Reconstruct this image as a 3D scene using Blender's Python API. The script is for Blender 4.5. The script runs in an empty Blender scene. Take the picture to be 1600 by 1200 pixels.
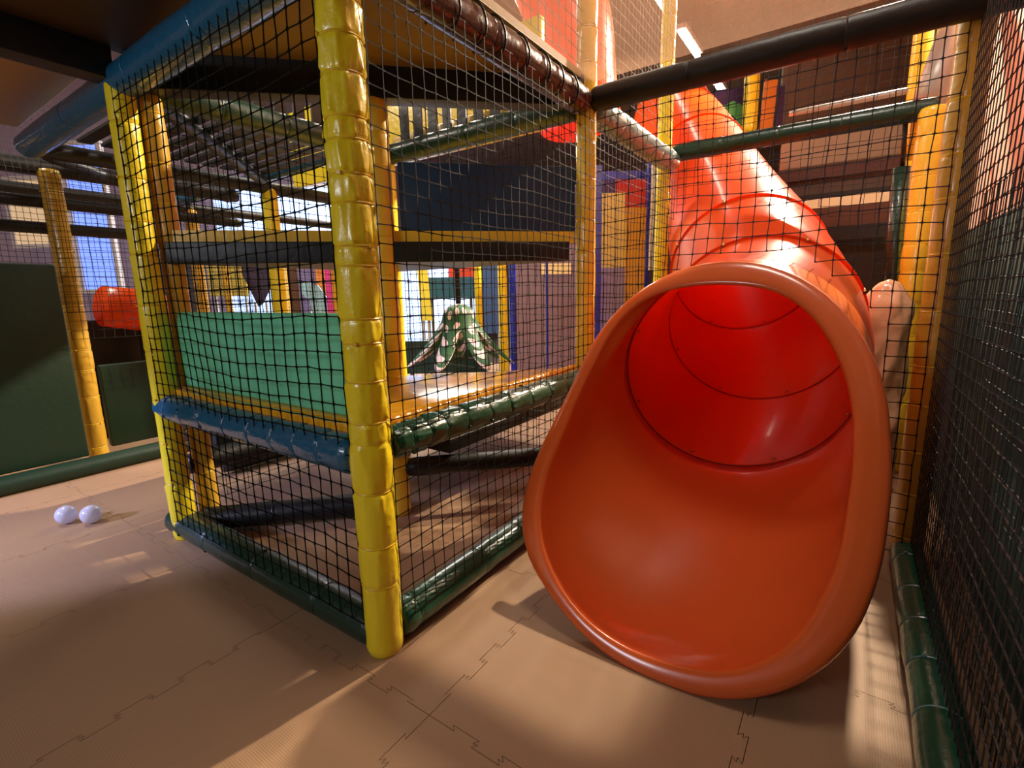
import bpy, bmesh, math, random
from mathutils import Vector, Matrix, noise
S = bpy.context.scene
COL = S.collection
PI = math.pi
M = 1.28            # bay module of the climbing frame; z = 0 is the mat surface

# ------------------------------------------------------------------ camera
FPX, YAW, PITCH, ROLL = 763.69, 0.606, 0.18, 0.02
CAM = Vector((-0.819, -1.032, 1.0))
_f = Vector((math.cos(YAW)*math.cos(PITCH), math.sin(YAW)*math.cos(PITCH), -math.sin(PITCH)))
_r = Vector((math.sin(YAW), -math.cos(YAW), 0)); _d = _f.cross(_r)
RT = _r*math.cos(ROLL) + _d*math.sin(ROLL)
DN = -_r*math.sin(ROLL) + _d*math.cos(ROLL)
cd = bpy.data.cameras.new('camera'); cam = bpy.data.objects.new('camera', cd); COL.objects.link(cam)
cd.sensor_width = 36; cd.lens = 36*FPX/1600; cd.clip_start = .02; cd.clip_end = 60
cam.matrix_world = Matrix(((RT.x, -DN.x, -_f.x, CAM.x), (RT.y, -DN.y, -_f.y, CAM.y), (RT.z, -DN.z, -_f.z, CAM.z), (0, 0, 0, 1)))
S.camera = cam

def ray(u, v): return RT*((u-800)/FPX) + DN*((v-600)/FPX) + _f
def onx(u, v, X): d = ray(u, v); return CAM + d*((X-CAM.x)/d.x)
def ony(u, v, Y): d = ray(u, v); return CAM + d*((Y-CAM.y)/d.y)
def onz(u, v, Z): d = ray(u, v); return CAM + d*((Z-CAM.z)/d.z)
def dep(u, v, t): return CAM + ray(u, v)*t

# ------------------------------------------------------------------ world, exposure, lights
w = bpy.data.worlds.new('world'); S.world = w; w.use_nodes = True
w.node_tree.nodes['Background'].inputs[0].default_value = (1.0, .90, .78, 1)
w.node_tree.nodes['Background'].inputs[1].default_value = .10
S.view_settings.view_transform = 'Standard'; S.view_settings.look = 'None'
S.view_settings.exposure = 0.3; S.view_settings.gamma = 1; S.view_settings.use_curve_mapping = False

def area(name, loc, target, size, power, col, sy=None, spread=PI):
    l = bpy.data.lights.new(name, 'AREA'); l.energy = power; l.color = col; l.size = size
    if sy: l.shape = 'RECTANGLE'; l.size_y = sy
    l.spread = spread
    o = bpy.data.objects.new(name, l); COL.objects.link(o); o.location = loc
    o.rotation_euler = (Vector(target)-Vector(loc)).to_track_quat('-Z', 'Y').to_euler(); return o
WARM = (1.0, .83, .62); NEUT = (1.0, .91, .79); COOL = (.66, .72, 1.0)
def spot(name, loc, target, power, col, ang, rad):
    l = bpy.data.lights.new(name, 'SPOT'); l.energy = power; l.color = col; l.spot_size = ang; l.spot_blend = .3; l.shadow_soft_size = rad
    o = bpy.data.objects.new(name, l); COL.objects.link(o); o.location = loc
    o.rotation_euler = (Vector(target)-Vector(loc)).to_track_quat('-Z', 'Y').to_euler(); return o
spot('flood_lamp_light', (5.6, -1.10, 4.35), (0.4, -.4, 0), 2500, WARM, 1.5, .07)
area('overhead_fill_light', (1.0, -.75, 3.9), (.8, -.6, 0), .9, 40, NEUT, .3)  # added overhead fill for the camera side of the frame
spot('second_flood_light', (3.0, -.12, 4.1), (.38, -.02, 0), 700, WARM, .30, .06)
spot('window_left_light', (-2.3, 2.45, 1.25), (.05, 1.95, 0), 290, (.50, .54, 1.0), .78, .10)
area('left_fill_light', (-2.9, .6, 1.7), (0, .6, .8), .8, 18, (.90, .92, 1.0), .4)  # added fill from the left, brightens the green panel and slide lip
area('lamp_over_frame_light', (3.2, 2.6, 4.0), (2.5, 1.6, 0), 1.6, 130, NEUT, .5)
area('far_room_light', (5.2, 4.6, 3.6), (4, 5, 0), 2, 200, (1, .92, .82), 2)
area('rear_left_light', (-.8, 3.9, 3.9), (.4, 3, 0), 1.2, 80, (1, .88, .75), .5)

# ------------------------------------------------------------------ materials
def lin(c): return tuple(((x/255)/12.92 if x/255 <= .04045 else ((x/255+.055)/1.055)**2.4) for x in c)+(1,)
def mat(name, rgb, rough=.5, bump=0, bscale=20, vary=0, coat=0, trans=0, emit=None, metal=0, spec=.5):
    m = bpy.data.materials.new(name); m.use_nodes = True; nt = m.node_tree; N = nt.nodes; L = nt.links
    b = N['Principled BSDF']; c = lin(rgb)
    b.inputs['Base Color'].default_value = c; b.inputs['Roughness'].default_value = rough
    b.inputs['Coat Weight'].default_value = coat; b.inputs['Coat Roughness'].default_value = .12
    b.inputs['Metallic'].default_value = metal; b.inputs['Specular IOR Level'].default_value = spec
    tc = N.new('ShaderNodeTexCoord')
    if vary:
        n = N.new('ShaderNodeTexNoise'); n.inputs['Scale'].default_value = 6; n.inputs['Detail'].default_value = 5
        mx = N.new('ShaderNodeMix'); mx.data_type = 'RGBA'
        mx.inputs['A'].default_value = tuple(x*(1-vary) for x in c[:3])+(1,); mx.inputs['B'].default_value = tuple(min(1, x*(1+vary)) for x in c[:3])+(1,)
        L.new(tc.outputs['Object'], n.inputs['Vector']); L.new(n.outputs['Fac'], mx.inputs['Factor']); L.new(mx.outputs['Result'], b.inputs['Base Color'])
    if bump:
        n2 = N.new('ShaderNodeTexNoise'); n2.inputs['Scale'].default_value = bscale; n2.inputs['Detail'].default_value = 4
        bp = N.new('ShaderNodeBump'); bp.inputs['Strength'].default_value = bump; bp.inputs['Distance'].default_value = .01
        L.new(tc.outputs['Object'], n2.inputs['Vector']); L.new(n2.outputs['Fac'], bp.inputs['Height']); L.new(bp.outputs['Normal'], b.inputs['Normal'])
    if emit:
        b.inputs['Emission Color'].default_value = lin(emit[0]); b.inputs['Emission Strength'].default_value = emit[1]
    if trans:
        t = N.new('ShaderNodeBsdfTranslucent'); t.inputs[0].default_value = c
        ms = N.new('ShaderNodeMixShader'); ms.inputs[0].default_value = trans
        L.new(b.outputs[0], ms.inputs[1]); L.new(t.outputs[0], ms.inputs[2]); L.new(ms.outputs[0], N['Material Output'].inputs[0])
    return m
YEL = mat('yellow_vinyl', (250, 224, 36), .34, .35, 30, .08, .35)
YEL2 = mat('amber_vinyl', (246, 202, 52), .36, .3, 30, .08, .3)
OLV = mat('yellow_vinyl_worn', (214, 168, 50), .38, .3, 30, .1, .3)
TIE = mat('yellow_nylon', (236, 196, 40), .4)
GRN = mat('green_vinyl', (16, 76, 54), .3, .3, 40, .12, .5)
DGRN = mat('dark_green_vinyl', (16, 52, 38), .36, .3, 30, .15, .3)
BLU = mat('teal_blue_vinyl', (28, 92, 124), .28, .4, 60, .15, .6)
SLV = mat('grey_green_vinyl', (108, 138, 140), .28, .4, 60, .15, .7)
BRN = mat('brown_vinyl', (74, 42, 32), .3, .3, 40, .1, .5)
BLK = mat('black_vinyl', (20, 22, 24), .45, .2, 30)
NET = mat('dark_green_cord', (8, 16, 12), .6, spec=.25)
NETK = mat('black_cord', (14, 12, 12), .5, spec=.6)
NETG = mat('grey_green_cord', (34, 44, 38), .5, spec=.4)
NETB = mat('brown_cord', (60, 40, 28), .7, spec=.15)
DECK = mat('orange_yellow_vinyl', (244, 172, 30), .2, .25, 12, .06, .6)
GPAN = mat('green_canvas', (120, 222, 172), .5, .15, 60, .08)
NAVY = mat('navy_canvas', (24, 58, 90), .55, .2, 60, .1)
PLY = mat('brown_board', (150, 124, 58), .6, .1, 30, .12)
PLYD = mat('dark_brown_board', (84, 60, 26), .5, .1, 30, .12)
BEI = mat('beige_board', (170, 130, 90), .4, .1, 10, .08)
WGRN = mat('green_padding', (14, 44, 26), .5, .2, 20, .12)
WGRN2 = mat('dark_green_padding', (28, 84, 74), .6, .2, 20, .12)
PINK = mat('pink_plaster', (228, 176, 150), .8, .1, 60, .05)
WALL = mat('mauve_plaster', (120, 104, 116), .8, .1, 60, .06)
CEIL = mat('beige_plaster', (150, 128, 110), .85, .1, 60, .06)
BRW = mat('brown_plaster', (110, 80, 62), .8, .1, 60, .06)
ORA = mat('orange_plastic', (240, 90, 22), .3, .02, 20, .03, .3, trans=.4)
ORAD = mat('orange_plastic_outlet', (230, 104, 46), .24, .02, 20, .03, .6, trans=.06)
SEAM = mat('dark_red_joint', (120, 26, 14), .5)
BOLT = mat('bolt_steel', (200, 130, 80), .3, metal=.9)
BALL = mat('frosted_plastic', (232, 232, 245), .25, trans=.3, coat=.4)
ROPE = mat('black_rope', (16, 16, 18), .8)
BLUP = mat('blue_vinyl', (28, 50, 190), .3, coat=.4)
BLUB = mat('slate_blue_board', (52, 88, 150), .6)
TEAL = mat('teal_vinyl', (24, 84, 112), .5)
RED = mat('red_vinyl', (205, 60, 40), .4)
MAG = mat('magenta_board', (225, 60, 160), .6)
LIL = mat('lilac_board', (150, 140, 190), .6)
ORB = mat('orange_board', (240, 150, 60), .6)
PUR = mat('purple_board', (70, 50, 110), .6)
LGR = mat('light_green_board', (90, 180, 110), .6)
WHT = mat('white_paint', (225, 225, 228), .5)
GRY = mat('grey_metal', (170, 170, 168), .35, metal=.3)
PLW = mat('peach_plastic_wrap', (244, 190, 150), .25, .8, 14, .05, .6)
DAY = mat('daylight_pane', (190, 215, 255), .3, emit=((170, 200, 255), 1.6))
DAYB = mat('blue_daylight_pane', (120, 150, 255), .3, emit=((120, 150, 255), 1.1))
LED = mat('lamp_tube', (255, 250, 240), .3, emit=((255, 244, 225), 14))
HAZE = bpy.data.materials.new('dusty_clear_sheet'); HAZE.use_nodes = True
nt = HAZE.node_tree; N = nt.nodes; N.remove(N['Principled BSDF'])
tr = N.new('ShaderNodeBsdfTransparent'); df = N.new('ShaderNodeBsdfTranslucent'); df.inputs[0].default_value = lin((160, 128, 104))
gl = N.new('ShaderNodeBsdfGlossy'); gl.inputs['Roughness'].default_value = .12
d2 = N.new('ShaderNodeBsdfDiffuse'); d2.inputs[0].default_value = lin((160, 128, 104))
m1 = N.new('ShaderNodeMixShader'); m2 = N.new('ShaderNodeMixShader'); m3 = N.new('ShaderNodeMixShader')
nz = N.new('ShaderNodeTexNoise'); nz.inputs['Scale'].default_value = 90; tcc = N.new('ShaderNodeTexCoord')
mr = N.new('ShaderNodeMapRange'); mr.inputs['To Min'].default_value = .26; mr.inputs['To Max'].default_value = .40
nt.links.new(tcc.outputs['Object'], nz.inputs['Vector']); nt.links.new(nz.outputs['Fac'], mr.inputs['Value'])
nt.links.new(df.outputs[0], m1.inputs[1]); nt.links.new(d2.outputs[0], m1.inputs[2]); m1.inputs[0].default_value = .35
nt.links.new(mr.outputs[0], m2.inputs[0]); nt.links.new(tr.outputs[0], m2.inputs[1]); nt.links.new(m1.outputs[0], m2.inputs[2])
m3.inputs[0].default_value = .03; nt.links.new(m2.outputs[0], m3.inputs[1]); nt.links.new(gl.outputs[0], m3.inputs[2])
nt.links.new(m3.outputs[0], N['Material Output'].inputs[0])
# foam mat: fine ribbed weave
MATS = mat('tan_foam', (170, 134, 100), .62, 0, 20, .04)
nt = MATS.node_tree; b = nt.nodes['Principled BSDF']; tc = nt.nodes.new('ShaderNodeTexCoord')
wv = nt.nodes.new('ShaderNodeTexWave'); wv.bands_direction = 'X'; wv.inputs['Scale'].default_value = 60; wv2 = nt.nodes.new('ShaderNodeTexWave'); wv2.bands_direction = 'Y'; wv2.inputs['Scale'].default_value = 60
ad = nt.nodes.new('ShaderNodeMath'); ad.operation = 'ADD'; bp = nt.nodes.new('ShaderNodeBump'); bp.inputs['Strength'].default_value = .18; bp.inputs['Distance'].default_value = .002
geo = nt.nodes.new('ShaderNodeNewGeometry')
nt.links.new(geo.outputs['Position'], wv.inputs['Vector']); nt.links.new(geo.outputs['Position'], wv2.inputs['Vector'])
nt.links.new(wv.outputs['Fac'], ad.inputs[0]); nt.links.new(wv2.outputs['Fac'], ad.inputs[1]); nt.links.new(ad.outputs[0], bp.inputs['Height']); nt.links.new(bp.outputs['Normal'], b.inputs['Normal'])
UND = mat('dark_underlay', (60, 45, 34), .9)
# polka dots
DOTS = bpy.data.materials.new('polka_dot_canvas'); DOTS.use_nodes = True
nt = DOTS.node_tree; b = nt.nodes['Principled BSDF']; b.inputs['Roughness'].default_value = .55
vo = nt.nodes.new('ShaderNodeTexVoronoi'); vo.voronoi_dimensions = '2D'; vo.inputs['Scale'].default_value = 1; vo.inputs['Randomness'].default_value = .45
lt = nt.nodes.new('ShaderNodeMath'); lt.operation = 'LESS_THAN'; lt.inputs[1].default_value = .30
mx = nt.nodes.new('ShaderNodeMix'); mx.data_type = 'RGBA'; mx.inputs['A'].default_value = lin((34, 92, 52)); mx.inputs['B'].default_value = lin((240, 215, 215))
tc = nt.nodes.new('ShaderNodeTexCoord'); nt.links.new(tc.outputs['UV'], vo.inputs['Vector']); nt.links.new(vo.outputs['Distance'], lt.inputs[0]); nt.links.new(lt.outputs[0], mx.inputs['Factor']); nt.links.new(mx.outputs['Result'], b.inputs['Base Color'])

# ------------------------------------------------------------------ helpers
def obj(name, verts, faces, m, parent=None, smooth=False, loc=None):
    me = bpy.data.meshes.new(name); me.from_pydata([tuple(v) for v in verts], [], faces); me.update()
    if smooth:
        for p in me.polygons: p.use_smooth = True
    me.materials.append(m)
    o = bpy.data.objects.new(name, me); COL.objects.link(o)
    if parent: o.parent = parent
    return o
def tag(o, label, cat, group=None, kind=None):
    o['label'] = label
    o['category'] = cat
    if group: o['group'] = group
    if kind: o['kind'] = kind
    return o
def struct(o, label=None):
    o['kind'] = 'structure'
    if label: o['label'] = label
    return o
def thing(name, label, cat, group=None):
    o = bpy.data.objects.new(name, None); o.empty_display_size = .1; COL.objects.link(o); return tag(o, label, cat, group)
def frame(p0, p1):
    a = Vector(p1)-Vector(p0); l = a.length; a.normalize()
    u = a.cross(Vector((0, 0, 1)) if abs(a.z) < .9 else Vector((1, 0, 0))).normalized(); v = a.cross(u); return a, l, u, v
def box(c0, c1):
    x0, y0, z0 = c0; x1, y1, z1 = c1
    V = [(x0,y0,z0),(x1,y0,z0),(x1,y1,z0),(x0,y1,z0),(x0,y0,z1),(x1,y0,z1),(x1,y1,z1),(x0,y1,z1)]
    return V, [(0,3,2,1),(4,5,6,7),(0,1,5,4),(1,2,6,5),(2,3,7,6),(3,0,4,7)]
def bevel(o, wd=.01, seg=3):
    m = o.modifiers.new('bevel', 'BEVEL'); m.width = wd; m.segments = seg; m.limit_method = 'ANGLE'
    for p in o.data.polygons: p.use_smooth = True
    return o
def boxo(name, c0, c1, m, parent=None, bev=.01):
    V, F = box(tuple(min(a, b) for a, b in zip(c0, c1)), tuple(max(a, b) for a, b in zip(c0, c1))); o = obj(name, V, F, m, parent)
    if bev: bevel(o, bev)
    return o
def prism(poly, z0, z1):
    n = len(poly); V = [(x, y, z0) for x, y in poly]+[(x, y, z1) for x, y in poly]
    return V, [tuple(range(n))[::-1], tuple(range(n, 2*n))]+[(i, (i+1) % n, n+(i+1) % n, n+i) for i in range(n)]
def slab(p0, p1, wd, th, name, m, parent=None, bev=.004):   # board with its middle line p0-p1, wd in z, th thick
    a, l, u, v = frame(p0, p1); p0 = Vector(p0); u = Vector((0, 0, 1)).cross(a).normalized(); k = a.cross(u)
    V = [p0+a*i+u*j*th/2+k*q*wd/2 for i in (0, l) for j, q in ((-1,-1),(1,-1),(1,1),(-1,1))]
    o = obj(name, V, [(0,1,2,3),(7,6,5,4),(0,4,5,1),(1,5,6,2),(2,6,7,3),(3,7,4,0)], m, parent)
    return bevel(o, bev) if bev else o
def tube_vf(pts, r, n=8, cap=True, V=None, F=None):
    V = [] if V is None else V; F = [] if F is None else F; b0 = len(V); pts = [Vector(p) for p in pts]; up = None
    for i, p in enumerate(pts):
        t = (pts[min(i+1, len(pts)-1)]-pts[max(i-1, 0)]).normalized()
        if up is None: up = t.cross(Vector((0, 0, 1)) if abs(t.z) < .9 else Vector((1, 0, 0))).normalized()
        u = (up-t*up.dot(t)).normalized(); up = u; v = t.cross(u); rr = r[i] if isinstance(r, (list, tuple)) else r
        for k in range(n): a = 2*PI*k/n; V.append(p+u*rr*math.cos(a)+v*rr*math.sin(a))
    for i in range(len(pts)-1):
        for k in range(n): F.append((b0+i*n+k, b0+i*n+(k+1) % n, b0+(i+1)*n+(k+1) % n, b0+(i+1)*n+k))
    if cap: F.append(tuple(b0+k for k in range(n))[::-1]); e = b0+(len(pts)-1)*n; F.append(tuple(e+k for k in range(n)))
    return V, F
def tubeo(name, pts, r, m, parent=None, n=10):
    V, F = tube_vf(pts, r, n); return obj(name, V, F, m, parent, True)

def padded(name, label, cat, p0, p1, r, m, ties=None, seed=0, group=None, near=True, pucker=1.0, tie_m=None, extra=None, tiedrop=False):
    """foam-sleeved steel tube, vinyl skin drawn in by zip ties"""
    rnd = random.Random(seed); a, l, u, v = frame(p0, p1); p0 = Vector(p0)
    if ties is None:
        ties = []; s = .08
        while s < l-.04: ties.append(s); s += rnd.uniform(.12, .2)
    n = (60 if pucker > .65 else 32) if near else 12; dz = (.005 if pucker > .65 else .01) if near else .05
    K = max(2, int(l/dz)); ph = [rnd.uniform(0, 6.3) for _ in ties]; kk = [rnd.choice((4, 5, 6, 7)) for _ in ties]; am = [rnd.uniform(.5, 1.3) for _ in ties]
    segs = [rnd.uniform(.985, 1.045) for _ in range(len(ties)+1)]
    V = []; F = []
    for i in range(K+1):
        s = l*i/K; j = sum(1 for t in ties if t < s); e0 = ties[j-1] if j else 0; e1 = ties[j] if j < len(ties) else l
        q = (s-e0)/max(e1-e0, 1e-4); bul = 1+(segs[j]-1+.008)*math.sin(PI*min(max(q, 0), 1))**.7
        endf = min(1, (min(s, l-s)/.02)*.12+.88)
        for k in range(n):
            th = 2*PI*k/n; rr = bul
            if near:
                for t, p, f, g in zip(ties, ph, kk, am):
                    d = abs(s-t)
                    if d < .12:
                        rr -= .065*g*math.exp(-(d/.005)**2)
                        side = 1 if s > t else -1
                        rr += pucker*g*math.exp(-d/.03)*(1-math.exp(-(d/.006)**2))*(  .14*max(0, math.cos(f*th+p+side*.6+d*6*side))**3-.05+.08*max(0, math.cos((f+3)*th+p*2-side))**4)
                rr += .02*noise.noise(Vector((s*14+seed, math.cos(th)*1.5, math.sin(th)*1.5)))
            if extra: rr += extra(s, th)
            V.append(p0+a*s+(u*math.cos(th)+v*math.sin(th))*r*rr*endf)
    for i in range(K):
        for k in range(n): F.append((i*n+k, i*n+(k+1) % n, (i+1)*n+(k+1) % n, (i+1)*n+k))
    F.append(tuple(range(n))[::-1]); F.append(tuple(K*n+k for k in range(n)))
    if not near:
        return tag(obj(name, V, F, m, None, True), label, cat, group)
    root = thing(name, label, cat, group); root.location = p0
    o = obj('foam_sleeve', [x-p0 for x in V], F, m, root, True)
    for t, g in zip(ties, am):
        V, F = [], []; R = r*(1-.065*g*.8)+.0012; nn = 28
        for k in range(nn):
            th = 2*PI*k/nn; c = a*t+(u*math.cos(th)+v*math.sin(th))*R; rd = (u*math.cos(th)+v*math.sin(th))
            for dx, dy in ((-.0028, 0), (0, .0016), (.0028, 0), (0, -.002)): V.append(c+a*dx+rd*dy)
        for k in range(nn):
            for q in range(4): F.append((k*4+q, ((k+1) % nn)*4+q, ((k+1) % nn)*4+(q+1) % 4, k*4+(q+1) % 4))
        th = rnd.uniform(0, 6.3); c = a*t+(u*math.cos(th)+v*math.sin(th))*(R+.003); rd = (u*math.cos(th)+v*math.sin(th)); tg = a.cross(rd); b0 = len(V)
        for i_, j_, k_ in ((-1,-1,-1),(1,-1,-1),(1,1,-1),(-1,1,-1),(-1,-1,1),(1,-1,1),(1,1,1),(-1,1,1)): V.append(c+a*i_*.004+tg*j_*.005+rd*k_*.003)
        F += [tuple(b0+x for x in f) for f in ((0,3,2,1),(4,5,6,7),(0,1,5,4),(1,2,6,5),(2,3,7,6),(3,0,4,7))]
        obj('zip_tie', V, F, tie_m or TIE, root)
    return root

def net(name, label, o, u, v, W, H, cell=.056, cellv=None, rad=.0018, seed=0, m=None, amp=.012, skip=None, group='climbing nets', shear=0, knots=True):
    o = Vector(o); u = Vector(u).normalized(); v = Vector(v).normalized(); n = u.cross(v)
    ni, nj = int(round(W/cell)), int(round(H/(cellv or cell))); cu, cv = W/ni, H/nj; V = []; F = []
    def P(i, j):
        x, y = i*cu, j*cv
        ed = min(1, 4*min(i/ni, 1-i/ni, j/nj, 1-j/nj)+.12)
        a = noise.noise(Vector((x*2.3+seed*7.1, y*2.3, 1.3))); b = noise.noise(Vector((x*2.3, y*2.3+seed*3.7, 5.3))); c = noise.noise(Vector((x*1.5, y*1.5, seed*2.9)))
        j1 = noise.noise(Vector((i*3.1+seed, j*3.7, 9.1)))*.1*cell; j2 = noise.noise(Vector((i*2.7, j*3.3+seed, 4.1)))*.1*cell
        return o+u*(x+(a*amp*1.6)*ed+j1)+v*(y+(b*amp*1.6+shear*math.sin(x/W*PI))*ed+j2)+n*c*amp*1.5*ed
    pts = [[P(i, j) for j in range(nj+1)] for i in range(ni+1)]
    ok = [[not (skip and skip(pts[i][j])) for j in range(nj+1)] for i in range(ni+1)]
    def seg(a, b):
        t = (b-a).normalized(); q = t.cross(n).normalized(); b0 = len(V)
        st = ((0, 1.75), (.14, 1), (.86, 1), (1, 1.75)) if knots else ((0, 1), (1, 1))
        for f, rr in st:
            c = a.lerp(b, f)
            for k in range(3): an = 2*PI*k/3+.5; V.append(c+(q*math.cos(an)+n*math.sin(an))*rad*rr)
        for i in range(len(st)-1):
            for k in range(3): F.append((b0+i*3+k, b0+i*3+(k+1) % 3, b0+i*3+3+(k+1) % 3, b0+i*3+3+k))
    for i in range(ni+1):
        for j in range(nj+1):
            if not ok[i][j]: continue
            if i < ni and ok[i+1][j]: seg(pts[i][j], pts[i+1][j])
            if j < nj and ok[i][j+1]: seg(pts[i][j], pts[i][j+1])
    return tag(obj(name, V, F, m or NET), label, 'net', group)

# ------------------------------------------------------------------ building shell
def plane(name, V, m): return struct(obj(name, V, [(0, 1, 2, 3)], m))
X0, X1, Y0, Y1, ZC = -3.2, 11.5, -1.62, 8.2, 4.5
o = boxo('floor', (X0, Y0-.1, -.12), (X1, Y1, -.022), UND, bev=0); struct(o)
o = boxo('ceiling', (X0, Y0-.1, ZC), (X1, Y1, ZC+.1), CEIL, bev=0); struct(o)
o = boxo('wall_right', (X0, Y0-.1, -.02), (X1, Y0, ZC), PINK, bev=0); struct(o)
o = boxo('wall_left', (X0-.1, Y0, -.02), (X0, Y1, ZC), WALL, bev=0); struct(o)
o = boxo('wall_far', (X1, Y0, -.02), (X1+.1, Y1, ZC), BRW, bev=0); struct(o)
o = boxo('wall_back', (X0, Y1, -.02), (X1, Y1+.1, ZC), WALL, bev=0); struct(o)

# ------------------------------------------------------------------ interlocking foam mats
T = .64; OX, OY = -.10, -.27
def edge(n_tab, flip):      # unit edge profile (t, offset) with dovetail tabs
    out = [(0, 0)]; k = 9; s = 1.0/k
    for i in range(1, k-1):
        sg = (1 if i % 2 else -1)*flip; h = .011
        a, b = i*s, (i+1)*s
        out += [(a+.012, 0), (a-.008 if sg else a, sg*h), (b+.008, sg*h), (b-.012, 0)]
    out.append((1, 0)); return out
EP = edge(9, 1)
mi = 0
def mat_poly(ix, iy):
    x0, y0 = OX+ix*T, OY+iy*T; P = []
    for t, d in EP: P.append((x0+t*T, y0+d))
    for t, d in EP[1:]: P.append((x0+T+d, y0+t*T))
    for t, d in reversed(EP[:-1]): P.append((x0+t*T, y0+T+d))
    for t, d in reversed(EP[1:-1]): P.append((x0+d, y0+t*T))
    cx, cy = x0+T/2, y0+T/2; k = .9975
    return [(cx+(x-cx)*k, cy+(y-cy)*k) for x, y in P]
MAT_LABELS = {
 (0, -1): 'tan foam puzzle mat under the lower lip of the orange slide mouth', (-1, -1): 'tan foam puzzle mat crossed by the bright strip, in front of the front yellow post',
 (0, 0): 'tan foam puzzle mat inside the bay just behind the front yellow post', (-1, 0): 'tan foam puzzle mat left of the front post foot, with a small light patch',
 (1, -1): 'tan foam puzzle mat half hidden behind the slide mouth', (0, -2): 'tan foam puzzle mat beside the right-hand floor rail, striped by net shadows',
 (-1, 3): 'tan foam puzzle mat carrying the two frosted balls', (-1, 2): 'tan foam puzzle mat left of the far corner yellow post, where lilac light ends',
 (1, 1): 'tan foam puzzle mat around the foot of the middle yellow post', (1, 0): 'tan foam puzzle mat inside the bay next to the slide-side green floor rail'}
for ix in range(-4, 8):
    for iy in range(-2, 8):
        if ix >= 4 and iy < -2: continue
        V, F = prism(mat_poly(ix, iy), -.02, 0)
        bm = bmesh.new(); vs = [bm.verts.new(v) for v in V]
        for f in F: bm.faces.new([vs[i] for i in f])
        bmesh.ops.recalc_face_normals(bm, faces=bm.faces)
        bmesh.ops.triangulate(bm, faces=[f for f in bm.faces if len(f.verts) > 4])
        me = bpy.data.meshes.new('foam_mat'); bm.to_mesh(me); bm.free(); me.materials.append(MATS)
        o = bpy.data.objects.new('foam_mat', me); COL.objects.link(o)
        lb = MAT_LABELS.get((ix, iy))
        if lb: tag(o, lb, 'mat', 'interlocking foam floor mats')
        else: tag(o, 'tan foam puzzle mat of the plain floor away from the slide and post feet', 'mat', 'interlocking foam floor mats')

# ------------------------------------------------------------------ posts
R0 = .052
def zof(y):   # heights on the front post from its picture rows
    t = [(0,1012),(.3,863),(.6,702),(.9,527.5),(1.2,337),(1.5,129),(1.8,-99)]
    for (z0, a), (z1, b) in zip(t, t[1:]):
        if a >= y >= b: return z0+(z1-z0)*(a-y)/(a-b)
tA = [zof(y) for y in (985-5, 905, 845, 762, 688, 655, 592, 535, 497, 415, 385, 320, 275, 222, 188, 122, 62, 5)]
padded('padded_post', 'tall bright yellow creased post in front, at the near corner of the frame', 'post', (0, 0, .0), (0, 0, 1.86), R0, YEL, tA[1:], 3, 'yellow padded posts', pucker=1.0,
       extra=lambda s, th: .28*math.exp(-((s-.60)/.05)**2)*(max(0, math.cos(th+.9)))**2+.06*math.exp(-((s-.58)/.07)**2))
padded('padded_post', 'yellow padded post at the far left corner, foot at the end of the floor rail', 'post', (-.01, 1.26, 0), (-.01, 1.26, 1.80), .045, YEL, None, 5, 'yellow padded posts', pucker=.7)
padded('padded_post', 'narrow amber post behind the net, touching the far left corner post', 'post', (.10, 1.27, 0), (.08, 1.255, 1.78), .04, OLV, None, 6, 'yellow padded posts', pucker=.5)
padded('padded_post', 'yellow padded post standing in the middle of the frame behind the front post', 'post', (.65, .64, 0), (.65, .64, 1.80), .05, YEL2, None, 7, 'yellow padded posts', pucker=.6)
padded('padded_post', 'yellow padded post just left of the slide mouth, rising through the clear roof sheet', 'post', (1.285, 0, 0), (1.285, 0, 3.4), .043, YEL2, None, 8, 'yellow padded posts', pucker=.7)
padded('padded_post', 'yellow padded post partly hiding the left edge of the orange slide tube', 'post', (2.58, .07, 0), (2.58, .07, 3.4), .045, YEL, None, 9, 'yellow padded posts', pucker=.7)
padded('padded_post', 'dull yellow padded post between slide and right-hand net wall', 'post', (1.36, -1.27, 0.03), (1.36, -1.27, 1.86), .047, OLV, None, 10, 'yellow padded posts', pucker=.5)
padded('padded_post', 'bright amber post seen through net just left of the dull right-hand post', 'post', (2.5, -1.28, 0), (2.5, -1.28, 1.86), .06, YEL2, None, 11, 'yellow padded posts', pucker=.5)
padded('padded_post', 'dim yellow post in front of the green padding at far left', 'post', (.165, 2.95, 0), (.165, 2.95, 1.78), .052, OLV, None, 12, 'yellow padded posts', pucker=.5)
FAR = 'far yellow posts'
def fpost(lab, x, y, z0, z1, r=.05, m=YEL): return padded('padded_post', lab, 'post', (x, y, z0), (x, y, z1), r, m, [z1*.2, z1*.4, z1*.6, z1*.8], 1, FAR, near=False)
_a = dep(751, 575, 4.9); _b = dep(788, 575, 5.0)
fpost('far yellow post under the crossing dark rails in the upper left bay', 1.28, 2.54, 0, 1.8)
fpost('far yellow post seen low between the rails, left of the other rear post', 1.28, 3.8, 0, 1.8, .05, OLV)
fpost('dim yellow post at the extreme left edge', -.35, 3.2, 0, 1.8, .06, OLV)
fpost('yellow post just right of the polka dot toy', _a.x, _a.y, 0, 1.8, .035)
fpost('second yellow post right of the polka dot toy, beside the blue pole', _b.x, _b.y, 0, 1.8, .045)
fpost('rear corner post of the frame hidden behind the middle post', 1.28, 1.28, 0, 1.8, .045)
fpost('small yellow post high up near the grey duct', 3.8, -1.27, 0, 3.6, .055)

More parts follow.
